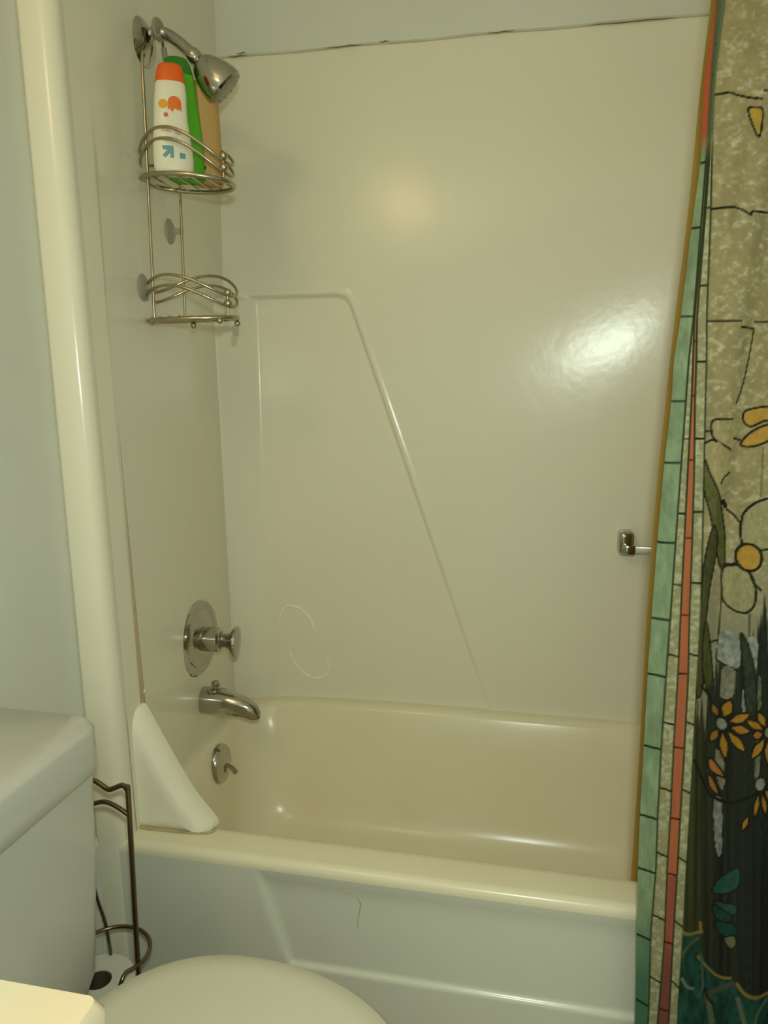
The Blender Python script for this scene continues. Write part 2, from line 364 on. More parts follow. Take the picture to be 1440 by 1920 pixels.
# ------------------------------------------------------------------ shower head on its arm
sh = thing('wall_shower', 'chrome shower head on curved arm from the side wall', 'shower head')
SY = .285
lathe('arm_flange', [(.040, 0), (.039, .004), (.032, .010), (.021, .015), (.012, .017), (.0001, .017)], 'chrome', sh, origin=(.022, SY-.015, 1.753), axis=(1, -.05, 0))
arm = catmull([(.026, SY-.014, 1.762), (.045, SY-.006, 1.770), (.062, SY, 1.769), (.082, SY, 1.757), (.100, SY, 1.742), (.112, SY, 1.731)], 7)
tube('shower_arm', arm, .0105, 'chrome', sh, seg=16)
hd = Vector((.66, .30, -.70)).normalized()
ho = Vector((.112, SY, 1.731))
lathe('ball_joint', [(.012, -.006), (.0135, -.003), (.0135, .008), (.010, .013), (.0001, .013)], 'chrome', sh, origin=ho, axis=hd, seg=24)
lathe('head_shell', [(.010, .010), (.015, .012), (.022, .020), (.030, .034), (.036, .050), (.039, .064), (.039, .072), (.036, .076), (.034, .074), (.0001, .073)], 'chrome', sh, origin=ho, axis=hd, seg=48)
fc = lathe('spray_face', [(.033, .0745), (.030, .077), (.012, .079), (.0001, .079)], 'grip', sh, origin=ho, axis=hd, seg=40)
for k in range(10):
    a = 2*PI*k/10; q = Vector((0, 0, 1)).rotation_difference(hd)
    ball('spray_nozzle', ho+q @ Vector((.024*math.cos(a), .024*math.sin(a), .078)), .002, 'chrome', fc)

# ------------------------------------------------------------------ hanging wire caddy
cd = thing('shower_caddy', 'two tier wire shower caddy hanging from the shower arm', 'shower caddy')
WX, Y1, Y2 = .048, .222, .344
CX, CY, AX, AY = .105, .258, .084, .056
TL = math.radians(215)
def ring_pts(zm, amp, k=1.0, n=72, tilt=0, ta=0):
    out = []
    for i in range(n):
        ph = 2*PI*i/n; t = TL+ph
        dx_, dy_ = AX*k*math.cos(t), AY*k*math.sin(t)
        out.append((CX+dx_, CY+dy_, zm+amp*math.sin(2*ph)+tilt*(-.42*dx_+.91*dy_)+ta*(.91*dx_+.42*dy_)))
    return out
# frame: down one side, hooked over the arm at the top
tube('frame_wire', catmull([(WX, Y1, 1.278), (WX, Y1, 1.45), (WX, Y1, 1.60), (WX, Y1, 1.705), (WX-.001, Y1+.012, 1.722), (WX, SY-.030, 1.742), (WX, SY-.021, 1.765), (WX, SY-.010, 1.783), (WX, SY, 1.787)], 6), .0026, 'nickel', cd)
tube('frame_wire', catmull([(WX, Y2, 1.278), (WX, Y2, 1.45), (WX, Y2, 1.60), (WX, Y2, 1.690), (WX+.002, Y2-.022, 1.712), (WX+.004, SY+.014, 1.734), (WX+.002, SY+.011, 1.760), (WX, SY+.008, 1.783), (WX, SY, 1.787)], 6), .0026, 'nickel', cd)
for dx, zc in ((.054, 1.780),):
    lathe('hook_pad', [(.0001, -.0035), (.017, -.0035), (.019, -.001), (.019, .001), (.017, .0035), (.0001, .0035)], 'grip', cd, origin=(dx, SY-.012, zc-.008), axis=(1, -.05, 0), sy=1.0, seg=28)
tube('hook_sleeve', [(WX+.004, SY+.010, 1.752), (WX+.004, SY+.014, 1.733)], .0046, 'grip', cd, seg=12)
for nm, zb, zm in (('upper', 1.512, 1.553), ('lower', 1.277, 1.326)):
    bk = ball('rail_post', (CX+.075, CY+.072, zb+.030), .0085, 'nickel', cd) if 0 else None
    b0 = tube('basket_base', ring_pts(zb, 0, 1.0, tilt=(.05 if nm == 'lower' else 0), ta=(.05 if nm == 'lower' else -.08)), .0042, 'nickel', cd, closed=True)
    b0['label'] = 'flat oval wire base of the %s basket' % nm
    for i in range(7):
        xx = CX-AX*.78+i*AX*1.56/6; h = AY*math.sqrt(1-((xx-CX)/AX)**2)
        tube('base_wire', [(xx, CY-h, zb+.001), (xx, CY+h, zb+.001)], .0020, 'nickel', b0, seg=6)
    amp = .017 if nm == 'lower' else .022
    for dz in (0, -.018):
        tube('basket_rail', ring_pts(zm+dz+.012, amp, tilt=(.14 if nm == 'lower' else .02), ta=(0 if nm == 'lower' else -.08)), .0027, 'nickel', cd, closed=True, seg=8)
    # ball stack joining rails and base at the low point of the front
    tb = TL+2*PI*.34; bx, by = CX+AX*math.cos(tb), CY+AY*math.sin(tb)
    ball('joining_ball', (bx+.001, by, zm-.006), .0072, 'nickel', cd)
    ball('joining_ball', (bx+.001, by, zm-.006-.0185), .0076, 'nickel', cd)
    tube('joining_post', [(bx, by, zb), (bx, by, zm-.012)], .0025, 'nickel', cd)
    tb = TL+2*PI*.875; bx, by = CX+AX*math.cos(tb), CY+AY*math.sin(tb)
    tube('joining_post', [(bx, by, zb), (bx, by, zm-.010)], .0025, 'nickel', cd)
    if nm == 'lower':
        for ph in (.03, .30, .47, .70):
            t = TL+2*PI*ph
            ball('foot_ball', (CX+AX*math.cos(t), CY+AY*math.sin(t), zb-.006), .0058, 'nickel', cd)
        t = TL+2*PI*.47
        box('hanging_tab', (CX+AX*math.cos(t)-.009, CY+AY*math.sin(t)-.003, zb-.028), (CX+AX*math.cos(t)+.001, CY+AY*math.sin(t), zb-.010), 'rubber', cd, bev=.001)
for (yy, zz) in ((.352, 1.452), (.225, 1.331)):
    xw = left_x(yy, zz)
    cp = lathe('suction_cup', [(.024, .0005), (.023, .0015), (.014, .005), (.006, .008), (.005, max(.010, WX-xw-.002)), (.0001, max(.011, WX-xw-.001))], 'rubber', cd, origin=(xw, yy, zz), axis=(1, 0, 0), seg=28)

# ------------------------------------------------------------------ bottles in the upper basket
ZB = 1.516
def bottle_frame(cx, cy, ang): # local x = across, local y = away from the front
    o = Vector((cx, cy, ZB)); a = Vector((math.cos(ang), math.sin(ang), 0)); b = Vector((-math.sin(ang), math.cos(ang), 0))
    return o, a, b
def bottle_rings(fr, prof, n=40, p=2.4):
    o, a, b = fr; out = []
    for (z, hw, hd_, off) in prof:
        ring = []
        for k in range(n):
            t = 2*PI*k/n; c, s = math.cos(t), math.sin(t)
            ring.append(o+a*(off+hw*math.copysign(abs(c)**(2/p), c))+b*(hd_*math.copysign(abs(s)**(2/p), s))+Vector((0, 0, z)))
        out.append(ring)
    return out
def interp(prof, z):
    for i in range(len(prof)-1):
        if prof[i][0] <= z <= prof[i+1][0]:
            t = (z-prof[i][0])/(prof[i+1][0]-prof[i][0]+1e-9); return [prof[i][k]+(prof[i+1][k]-prof[i][k])*t for k in range(4)]
    return prof[-1]
def decal(name, fr, prof, poly, m, parent, p=2.4, lift=.0006):
    # flat print laid on the curved front of the bottle
    o, a, b = fr; bm = bmesh.new()
    kx, kz = (KW, KZ) if prof is pw else (1, 1)
    vs = [bm.verts.new((x*kx, 0, z*kz)) for x, z in poly]; bm.faces.new(vs)
    bmesh.ops.triangulate(bm, faces=bm.faces[:]); bmesh.ops.subdivide_edges(bm, edges=bm.edges[:], cuts=2, use_grid_fill=True)
    for v in bm.verts:
        z = v.co.z; _, hw, hd_, off = interp(prof, z); u = max(-.97, min(.97, (v.co.x-off)/hw))
        d = hd_*(1-abs(u)**p)**(1/p)+lift
        v.co = o+a*v.co.x-b*d+Vector((0, 0, z))
    return bm_obj(name, bm, m, parent)
vdir = math.atan2(.42, .91)
# white bottle, orange cap
bw = thing('shampoo_bottle', 'white bottle with orange cap in the upper caddy basket', 'bottle')
frw = bottle_frame(.0955, .227, vdir)
KW, KZ = .88, .83
pw = [(0, .030, .013, 0), (.003, .0345, .017, 0), (.012, .0375, .0195, 0), (.03, .0385, .020, 0), (.055, .0375, .020, -.001), (.085, .0345, .0195, -.002), (.110, .0320, .019, -.0025), (.128, .0315, .0185, -.0025), (.145, .0310, .018, -.002), (.162, .0300, .0175, -.001), (.176, .0285, .0165, -.001), (.180, .0270, .0155, -.001)]
pw = [(z*KZ, a_*KW, b_*KW, c2*KW) for z, a_, b_, c2 in pw]
bwb = loft('bottle_body', bottle_rings(frw, pw), 'white_pl', bw, sharp=50)
pc = [(.1795, .0280, .0160, -.001), (.186, .0275, .0158, -.001), (.198, .0258, .015, -.0005), (.208, .0235, .0138, 0), (.2135, .0205, .012, 0), (.2155, .0150, .009, 0)]
pc = [(z*KZ, a_*KW, b_*KW, c2*KW) for z, a_, b_, c2 in pc]
loft('bottle_cap', bottle_rings(frw, pc), 'orange_pl', bw, sharp=50)
def circ(cx, cz, r, n=18, rz=None): return [(cx+r*math.cos(2*PI*k/n), cz+(rz or r)*math.sin(2*PI*k/n)) for k in range(n)]
decal('print_drip', frw, pw, [(-.006+.0125+.0125*math.cos(a), .137+.0125*math.sin(a)) for a in [PI*k/12 for k in range(13)]]+[(-.0065, .120), (-.0035, .126), (-.001, .1215), (.002, .1185), (.005, .1245), (.0085, .126), (.012, .1215), (.0150, .126), (.0185, .1195)], 'p_or', bwb)
decal('print_dot', frw, pw, circ(-.0150, .1335, .0088), 'p_ye', bwb)
decal('print_dot', frw, pw, circ(-.0105, .1125, .0045), 'p_pk', bwb)
for x0, x1, z in ((-.020, -.004, .0915), (-.022, -.006, .0865), (-.020, -.003, .0815), (.004, .020, .0825), (.006, .017, .0775)):
    decal('print_text', frw, pw, [(x0, z-.0013), (x1, z-.0013), (x1, z+.0013), (x0, z+.0013)], 'p_tx', bwb)
for z in (.070, .0665, .063):
    decal('print_text', frw, pw, [(-.018, z-.0005), (.010, z-.0005), (.010, z+.0005), (-.018, z+.0005)], 'p_gy', bwb)
decal('print_arrow', frw, pw, [(-.020, .0525), (-.0185, .0455), (-.0105, .0455), (-.020, .035), (-.0145, .0300), (-.0050, .0400), (-.0050, .0300), (.0015, .0300), (.0015, .0515), (-.001, .0535), (-.018, .0535)], 'p_bl', bwb)
decal('print_square', frw, pw, [(.0125, .0300), (.0225, .0300), (.0235, .0395), (.0125, .0415)], 'p_bl', bwb)
# green bottle
bg = thing('shampoo_bottle', 'green bottle standing behind the white bottle in the caddy', 'bottle')
frg = bottle_frame(.098, .272, vdir)
pg = [(0, .028, .013, 0), (.004, .031, .017, 0), (.02, .0325, .019, 0), (.06, .0335, .019, -.001), (.10, .0325, .0185, -.004), (.14, .0310, .018, -.007), (.180, .0290, .017, -.009), (.196, .0275, .016, -.010)]
pg = [(z*.90, a_*.95, b_*.9, c2*.9) for z, a_, b_, c2 in pg]
loft('bottle_body', bottle_rings(frg, pg), 'green_pl', bg, sharp=50)
pgc = [(.1958, .0275, .0160, -.010), (.205, .0262, .0155, -.011), (.217, .0235, .014, -.012), (.226, .0185, .011, -.013), (.2285, .0130, .008, -.014)]
pgc = [(z*.90, a_*.95, b_*.9, c2*.9) for z, a_, b_, c2 in pgc]
loft('bottle_cap', bottle_rings(frg, pgc), 'dgreen_pl', bg, sharp=50)
# amber bottle
ba = thing('shampoo_bottle', 'tall amber tan bottle below the shower head in the caddy', 'bottle')
fra = bottle_frame(.127, .303, vdir)
pa = [(0, .020, .013, 0), (.003, .0245, .016, 0), (.01, .0255, .017, 0), (.05, .0250, .017, -.001), (.11, .0235, .0165, -.002), (.16, .0225, .016, -.003), (.175, .0200, .015, -.003), (.180, .012, .012, -.003), (.192, .0115, .0115, -.003), (.193, .0125, .0125, -.003), (.208, .0120, .0120, -.003), (.210, .0100, .0100, -.003)]
bab = loft('bottle_body', bottle_rings(fra, pa, p=2.8), 'amber_pl', ba, sharp=50)
decal('print_mark', fra, pa, circ(-.0085, .028, .0034, 12), 'black', bab, p=2.8)

# ------------------------------------------------------------------ towel bar on the back wall
tb = thing('grab_bar', 'chrome bracket with clear bar on the back wall beside curtain', 'towel bar')
bx0 = .922; WB = D
D = back_y(.93, .825)
br = box('bracket', (bx0-.012, D-.042, .798), (bx0+.021, D+.004, .850), 'chrome', tb, bev=.010, seg=4)
box('bracket', (1.330, D-.042, .798), (1.363, D+.004, .850), 'chrome', tb, bev=.010, seg=4)
box('bar', (bx0+.012, D-.052, .806), (1.345, D-.040, .821), 'acryl', tb, bev=.002)
box('bar_socket', (bx0-.002, D-.055, .802), (bx0+.022, D-.036, .824), 'chrome', br, bev=.004)

D = WB
# ------------------------------------------------------------------ shower curtain (printed cloth)
TBL = [(1.90, .9110, .9130, .9150, .9175, .9205), (1.587, .9091, .9108, .9125, .9148, .9182), (1.513, .9023, .9086, .9098, .9109, .9132), (1.475, .9026, .9089, .9101, .9113, .9136),
 (1.417, .9048, .91, .9118, .913, .9159), (1.343, .8991, .9086, .911, .9122, .9187), (1.24, .8937, .9071, .9077, .9107, .921), (1.187, .8884, .9045, .9094, .913, .924),
 (1.138, .889, .9045, .9107, .9144, .9261), (1.062, .8849, .9038, .9114, .9182, .9301), (.96, .8821, .9033, .9129, .9224, .935), (.861, .8808, .903, .9147, .9257, .9392),
 (.784, .88, .9025, .9163, .9294, .9404), (.685, .8809, .9025, .9172, .9311, .9424), (.585, .8811, .9037, .9193, .9321, .9442), (.509, .8825, .9061, .9198, .9334, .945),
 (.404, .8863, .9052, .9227, .9345, .9469), (.307, .8908, .9087, .9221, .9362, .9474), (.264, .8918, .9097, .9218, .9367, .9487), (.03, .895, .912, .924, .939, .951)]
TBL = np.array(TBL)[::-1]
zrows = np.concatenate([np.linspace(.03, .24, 30), np.linspace(.2415, 1.62, 920), np.linspace(1.625, 1.90, 30)])
bnd = np.stack([np.interp(zrows, TBL[:, 0], TBL[:, k]) for k in range(1, 6)], 1)
def smooth_rows(a, k=25):
    ker = np.ones(k)/k; p = np.pad(a, ((k//2, k//2), (0, 0)), 'edge'); return np.stack([np.convolve(p[:, i], ker, 'valid') for i in range(a.shape[1])], 1)
bnd = smooth_rows(bnd)
segs = [22, 12, 14, 12]
cols = []; seg_id = []; seg_t = []
for s, n in enumerate(segs):
    t = (np.arange(n)+.0)/n
    cols.append(bnd[:, s:s+1]+(bnd[:, s+1:s+2]-bnd[:, s:s+1])*t[None]); seg_id += [s]*n; seg_t += list(t)
nm_ = 112
mw = .162
cols.append(bnd[:, 4:5]+(np.arange(nm_)/(nm_-1))[None]*mw); seg_id += [4]*nm_; seg_t += list(np.arange(nm_)/(nm_-1))
nf = 140
far = bnd[:, 4:5]+mw+(np.arange(1, nf+1)/nf)[None]*(1.49-.95-mw); cols.append(far); seg_id += [5]*nf; seg_t += list(np.arange(1, nf+1)/nf)
X = np.concatenate(cols, 1); Zg = np.repeat(zrows[:, None], X.shape[1], 1); SID = np.repeat(np.array(seg_id)[None], len(zrows), 0); ST = np.repeat(np.array(seg_t)[None], len(zrows), 0)
# folds: distance from the leading edge drives the depth of the folds
S = X-X[:, :1]
flare = np.clip((1.9-Zg)/1.5, .25, 1.0)
Yg = -.060+.004*np.sin(S*2*PI/.055-1.0)*flare*np.clip((S-.05)/.03, 0, 1)+.009*np.sin(S*2*PI/.083+.6+.5*np.sin(Zg*2.2))*np.clip((S-.045)/.04, 0, 1)
Yg += .012*np.exp(-S/.012)*np.clip((Zg-.5)/.8, 0, 1)
Yg += -.004*np.exp(-((S-.036)/.012)**2)
# ---- the print, drawn in design units (u to the right, v downwards) on the flat cloth
HM = np.array([[1221.30702, -114.97933, 199.18952], [-139.47605, -1526.89467, 2549.7797], [-0.19457, -0.16331, 1.27335]])
q = np.stack([X, Zg, np.ones_like(X)], -1) @ HM.T
U = q[..., 0]/q[..., 2]; Vv = q[..., 1]/q[..., 2]
def vnoise(x, y, seed=0):
    xi = np.floor(x).astype(int); yi = np.floor(y).astype(int); xf = x-xi; yf = y-yi
    def h(a, b):
        n = (a*374761393+b*668265263+seed*144269) & 0x7fffffff; n = ((n ^ (n >> 13))*1274126177) & 0x7fffffff; return ((n ^ (n >> 16)) & 0xffff)/65535.0
    sx_ = xf*xf*(3-2*xf); sy2 = yf*yf*(3-2*yf)
    return (h(xi, yi)*(1-sx_)+h(xi+1, yi)*sx_)*(1-sy2)+(h(xi, yi+1)*(1-sx_)+h(xi+1, yi+1)*sx_)*sy2
def fbm(x, y, seed=0): return .5*vnoise(x, y, seed)+.3*vnoise(x*2.1, y*2.1, seed+1)+.2*vnoise(x*4.3, y*4.3, seed+2)
RGB = np.zeros(X.shape+(3,))
def c_(r, g, b): return np.array([r, g, b], float)
def put(mask, col, a=1.0):
    mk = (mask*a)[..., None] if mask.dtype != bool else (mask.astype(float)*a)[..., None]
    RGB[...] = RGB*(1-mk)+np.asarray(col)*mk
def softband(d, hw, s=1.2): return np.clip((hw+s*.5-d)/s, 0, 1)
def dist_poly(pts, closed=False):
    d = np.full(U.shape, 1e9); P = list(pts)+([pts[0]] if closed else [])
    x0 = min(p[0] for p in P)-12; x1 = max(p[0] for p in P)+12; y0 = min(p[1] for p in P)-12; y1 = max(p[1] for p in P)+12
    idx = np.where((U > x0) & (U < x1) & (Vv > y0) & (Vv < y1))
    u, v = U[idx], Vv[idx]; dd = np.full(u.shape, 1e9)
    for (ax_, ay_), (bx_, by_) in zip(P[:-1], P[1:]):
        ex, ey = bx_-ax_, by_-ay_; t = np.clip(((u-ax_)*ex+(v-ay_)*ey)/(ex*ex+ey*ey+1e-9), 0, 1)
        dd = np.minimum(dd, np.hypot(u-ax_-t*ex, v-ay_-t*ey))
    d[idx] = dd; return d
def inside(pts):
    x0 = min(p[0] for p in pts); x1 = max(p[0] for p in pts); y0 = min(p[1] for p in pts); y1 = max(p[1] for p in pts)
    out = np.zeros(U.shape, bool); idx = np.where((U >= x0) & (U <= x1) & (Vv >= y0) & (Vv <= y1)); u, v = U[idx], Vv[idx]; r = np.zeros(u.shape, bool)
    n = len(pts); j = n-1
    for i in range(n):
        xi, yi = pts[i]; xj, yj = pts[j]
        r ^= ((yi > v) != (yj > v)) & (u < (xj-xi)*(v-yi)/((yj-yi) if yj != yi else 1e-9)+xi); j = i
    out[idx] = r; return out
def curve(pts, closed=False, n=6): return [(p.x, p.y) for p in catmull([(a, b, 0) for a, b in pts], n, closed)]
MAIN = SID >= 4
LINE = c_(34, 34, 22)
def stroke(pts, w=2.2, col=LINE, smooth=True, closed=False, main=True):
    P = curve(pts, closed) if smooth and len(pts) > 2 else pts
    m = softband(dist_poly(P, closed and not smooth), w)
    put(m*MAIN if main else m, col)
def fill(pts, col, smooth=True, outline=2.0, amp=.10, sd=3, a=1.0):
    P = curve(pts, True) if smooth else pts
    m = inside(P) & MAIN
    tex = 1+amp*(fbm(U/5, Vv/9, sd)-.5)*2
    mk = (m.astype(float)*a)[..., None]; RGB[...] = RGB*(1-mk)+np.asarray(col)*tex[..., None]*mk
    if outline: put(softband(dist_poly(P+[P[0]]), outline)*MAIN, LINE)
mott = fbm(U/9, Vv/7, 11); mott2 = fbm(U/16, Vv/30, 12); fine = fbm(U/3.2, Vv/3.2, 15)
mott3 = fbm(U/13, Vv/11, 17)
glass = c_(164, 146, 104)+(np.clip((mott-.40)*3, 0, 1)*np.clip((mott3-.33)*3.2, 0, 1)*(.45+.55*np.clip((fine-.3)*2.5, 0, 1)))[..., None]*c_(52, 58, 66)+((mott2-.5)*26)[..., None]*c_(1, .9, .6)
RGB[...] = glass
put((MAIN)*np.clip((Vv-1020)/160, 0, 1)*.75, c_(150, 142, 116))
# border columns
col_c = c_(166, 156, 116)+((np.clip((mott-.45)*4, 0, 1)))[..., None]*c_(32, 36, 40)
gtex = 1+.16*(fbm(U/14, Vv/40, 21)-.5)*2+.06*(fine-.5)
SAL = np.where((Vv < 1640)[..., None], c_(196, 110, 74), c_(170, 92, 72))
for s, colr in ((0, c_(146, 162, 126)*gtex[..., None]), (1, col_c), (2, SAL*(1+.12*(fbm(U/9, Vv/60, 22)-.5))[..., None]), (3, col_c)):
    mk = (SID == s)[..., None]; RGB[...] = np.where(mk, colr, RGB)
put((SID == 0)*np.clip((Vv-1700)/140, 0, 1)*.8, c_(64, 108, 84))
put((SID == 2)*np.clip((Vv-1760)/60, 0, 1)*.8, c_(128, 76, 66))
# towards the top hem the border turns over
topm = np.clip((285-Vv)/40, 0, 1)
put((SID == 0)*topm, c_(190, 92, 58)); put(((SID == 1) | (SID == 2) | (SID == 3))*topm, c_(112, 128, 92))
def vlines(s, vs, w, slope=0, col=c_(32, 38, 24)):
    for v0 in vs: put((SID == s)*softband(np.abs(Vv-(v0+slope*(ST-.5)*20*max(0, (v0-1000)/900))), w), col)
vlines(0, [300, 424, 592, 752, 868, 1018, 1162, 1267, 1402, 1532, 1632, 1757, 1880], 2.0, .7)
vlines(1, [388, 535, 823, 963, 1096, 1228, 1355, 1478, 1600, 1718, 1835], 1.8, .5)
vlines(3, [388, 535, 678, 822, 959, 1092, 1227, 1355, 1482, 1610, 1730, 1843], 1.8, .8)
vlines(2, [75, 137, 640, 742, 862, 1008, 1152, 1262, 1400, 1533, 1637, 1765, 1890], 1.7, .4, c_(70, 40, 22))
for s in (1, 2, 3, 4):
    xb = bnd[:, s:s+1] if s < 4 else bnd[:, 4:5]
    put(softband(np.abs(X-xb)*1230, 1.25, 1.4)*np.clip((Vv-240)/60, .35, 1), c_(52, 58, 32))
# main panel drawing
stroke([(1340, 174), (1368, 174), (1385, 181), (1428, 187)], 2.2); stroke([(1432, 172), (1700, 172)], 2.2)
fill([(1402, 206), (1415, 203), (1428, 206), (1428, 230), (1422, 258), (1412, 240)], c_(192, 152, 62))
stroke([(1333, 391), (1380, 390), (1406, 403), (1412, 397), (1460, 397), (1700, 392)], 2.0)
stroke([(1326, 603), (1390, 602)], 2.0, smooth=False); stroke([(1391, 613), (1416, 615)], 2.0, smooth=False); stroke([(1420, 602), (1700, 602)], 2.0, smooth=False)
stroke([(1417, 618), (1408, 670), (1396, 720), (1382, 756)], 1.4)
petal = c_(176, 158, 112)
fill([(1337, 788), (1375, 785), (1385, 810), (1372, 843), (1346, 828), (1334, 812)], petal, outline=0, amp=.16)
stroke([(1375, 785), (1337, 788), (1334, 812), (1342, 825), (1372, 843)], 2.0)
stroke([(1322, 808), (1334, 808)], 1.8, smooth=False)
fill([(1322, 836), (1336, 824), (1352, 832), (1372, 862), (1352, 912), (1338, 895), (1326, 862)], petal, outline=0, amp=.16, sd=8)
stroke([(1322, 830), (1334, 825), (1344, 828)], 2.0)
stroke([(1352, 908), (1358, 896), (1370, 887)], 1.6)
yel = c_(196, 150, 66)
fill([(1398, 790), (1402, 771), (1440, 762), (1470, 764), (1470, 790), (1438, 788), (1412, 800)], yel)
fill([(1393, 834), (1410, 812), (1440, 796), (1470, 800), (1440, 826), (1412, 838)], yel)
stroke([(1378, 822), (1392, 826)], 2.0, smooth=False)
stroke([(1430, 840), (1426, 930)], 1.3, c_(110, 108, 80), smooth=False)
stroke([(1366, 957), (1380, 968), (1392, 982), (1395, 968), (1408, 950), (1425, 938), (1460, 926)], 2.0)
stroke([(1391, 980), (1391, 1002), (1393, 1022)], 1.8)
fill([(1396, 1020), (1393, 985), (1402, 960), (1425, 942), (1455, 950), (1452, 1010), (1425, 1028)], c_(170, 158, 116), outline=0, amp=.14, sd=9)
stroke([(1391, 1002), (1395, 968), (1408, 950), (1425, 938), (1460, 926)], 2.0); stroke([(1391, 990), (1391, 1005), (1394, 1024)], 1.8); stroke([(1420, 1030), (1436, 1028), (1460, 1020)], 2.0)
fill([(1360, 1068), (1385, 1062), (1404, 1072), (1414, 1098), (1413, 1130), (1398, 1148), (1378, 1146), (1360, 1130), (1356, 1098)], c_(166, 154, 112), amp=.18, sd=5)
stroke([(1404, 1072), (1412, 1092), (1424, 1104)], 2.2); stroke([(1360, 1060), (1374, 1062), (1384, 1058)], 3.2)
fill([(1404+22*math.cos(a), 1045+25*math.sin(a)) for a in [2*PI*k/10 for k in range(10)]], yel, outline=2.6)
olive = c_(100, 98, 54); olive2 = c_(78, 76, 42)
fill([(1320, 862), (1332, 890), (1348, 925), (1356, 965), (1362, 1005), (1362, 1060), (1352, 1064), (1340, 1010), (1330, 960), (1319, 915)], olive, outline=1.6, amp=.2)
fill([(1338, 985), (1346, 1020), (1330, 1110), (1322, 1190), (1318, 1290), (1305, 1300), (1306, 1200), (1314, 1110), (1322, 1040)], olive2, outline=1.4, amp=.2)
stroke([(1357, 940), (1362, 950)], 4.5, smooth=False)
stroke([(1356, 1060), (1356, 1120), (1352, 1180), (1346, 1240)], 1.8, c_(70, 70, 44))
stroke([(1404, 1150), (1402, 1210)], 1.6, c_(90, 90, 66), smooth=False)
fill([(1324, 1165), (1332, 1200), (1338, 1250), (1342, 1300), (1330, 1300), (1318, 1260), (1318, 1200)], c_(84, 86, 44), outline=1.4, amp=.2)
stroke([(1331, 1206), (1350, 1206)], 2.0, smooth=False)
# dark reed bed in the lower half
reed = np.clip((Vv-1170)/190+(fbm(U/9, Vv/260, 31)-.5)*1.4+np.clip((U-1380)/160, -.4, .5), 0, 1)
streak = fbm(U/6.5, Vv/420, 33); streak2 = fbm(U/3.1, Vv/300, 34)
dark = c_(38, 40, 32)*(0.65+.8*streak)[..., None]+((np.clip(streak2-.55, 0, 1))*80)[..., None]*c_(.8, .85, .55)
lefty = np.clip((1345-U)/45, 0, 1)
dark = dark*(1-lefty[..., None])+(c_(66, 64, 38)*(.6+.8*streak)[..., None])*lefty[..., None]
mk = (np.clip((reed-.35)*5, 0, 1)*MAIN)[..., None]; RGB[...] = RGB*(1-mk)+dark*mk
wh = c_(150, 148, 138)
def shard(pts, col=wh, amp=.3): fill(pts, col, smooth=True, outline=0, amp=amp, sd=41)
shard([(1354, 1190), (1385, 1195), (1388, 1240), (1378, 1252), (1350, 1245)]); stroke([(1348, 1243), (1362, 1251), (1384, 1257)], 2.2)
shard([(1358, 1256), (1378, 1260), (1374, 1305), (1354, 1310)], c_(136, 130, 108))
shard([(1402, 1195), (1418, 1200), (1416, 1250), (1410, 1245)]); shard([(1392, 1290), (1396, 1300), (1398, 1328), (1390, 1328)], c_(140, 140, 134))
shard([(1420, 1265), (1425, 1280), (1424, 1325), (1417, 1320)], c_(108, 106, 82)); shard([(1416, 1390), (1423, 1395), (1421, 1450), (1413, 1450)], c_(120, 118, 100))
shard([(1344, 1412), (1358, 1428), (1357, 1480), (1348, 1470)], c_(132, 122, 100)); shard([(1341, 1508), (1354, 1506), (1352, 1600), (1343, 1590)], c_(138, 136, 128), .4)
fill([(1388, 1190), (1398, 1200), (1412, 1250), (1416, 1330), (1398, 1330), (1392, 1260)], c_(56, 60, 48), outline=1.4, amp=.3)
stroke([(1315, 1285), (1330, 1306), (1342, 1330)], 2.4); stroke([(1302, 1425), (1318, 1465), (1335, 1500)], 2.4); stroke([(1335, 1498), (1360, 1504), (1400, 1492), (1425, 1480)], 3.0)
ora = c_(178, 124, 44)
def flower(cx, cy, petals, rc):
    for ang, r0, r1, wd, cc in petals:
        a = math.radians(ang); e = (math.cos(a), -math.sin(a)); n = (-e[1], e[0]); mid = r0+(r1-r0)*.5
        P = [(cx+e[0]*r0, cy+e[1]*r0)]
        for t, k in ((.2, .55), (.45, 1), (.75, .75)): P.append((cx+e[0]*(r0+(r1-r0)*t)+n[0]*wd*k, cy+e[1]*(r0+(r1-r0)*t)+n[1]*wd*k))
        P.append((cx+e[0]*r1, cy+e[1]*r1))
        for t, k in ((.75, .75), (.45, 1), (.2, .55)): P.append((cx+e[0]*(r0+(r1-r0)*t)-n[0]*wd*k, cy+e[1]*(r0+(r1-r0)*t)-n[1]*wd*k))
        fill(P, cc, outline=2.0, amp=.12, sd=51)
    fill([(cx+rc*math.cos(t), cy+rc*1.2*math.sin(t)) for t in [2*PI*k/8 for k in range(8)]], c_(140, 138, 122), outline=1.6, amp=.2)
flower(1355, 1361, [(72, 13, 50, 10, ora), (28, 13, 56, 9, ora), (-8, 14, 50, 9, c_(182, 116, 50)), (-48, 14, 60, 9, ora), (-85, 14, 64, 8, ora), (-118, 12, 42, 8, c_(150, 104, 42)), (115, 12, 40, 7, c_(140, 104, 44))], 10)
flower(1440, 1372, [(118, 11, 46, 8, ora), (150, 11, 50, 8, ora), (188, 11, 32, 9, c_(178, 112, 46)), (235, 12, 58, 9, ora), (270, 12, 60, 8, ora), (75, 12, 80, 9, c_(150, 118, 52))], 9)
flower(1424, 1468, [(-112, 62, 92, 6, ora), (-100, 18, 64, 6, ora), (-78, 18, 62, 6, ora), (-52, 14, 56, 8, ora), (-25, 14, 56, 8, ora)], 11)
for fx, fy in ((1525, 1405), (1585, 1350), (1650, 1440), (1730, 1380), (1800, 1460)):
    flower(fx, fy, [(a0, 12, 56, 9, ora) for a0 in range(10, 370, 45)], 10)
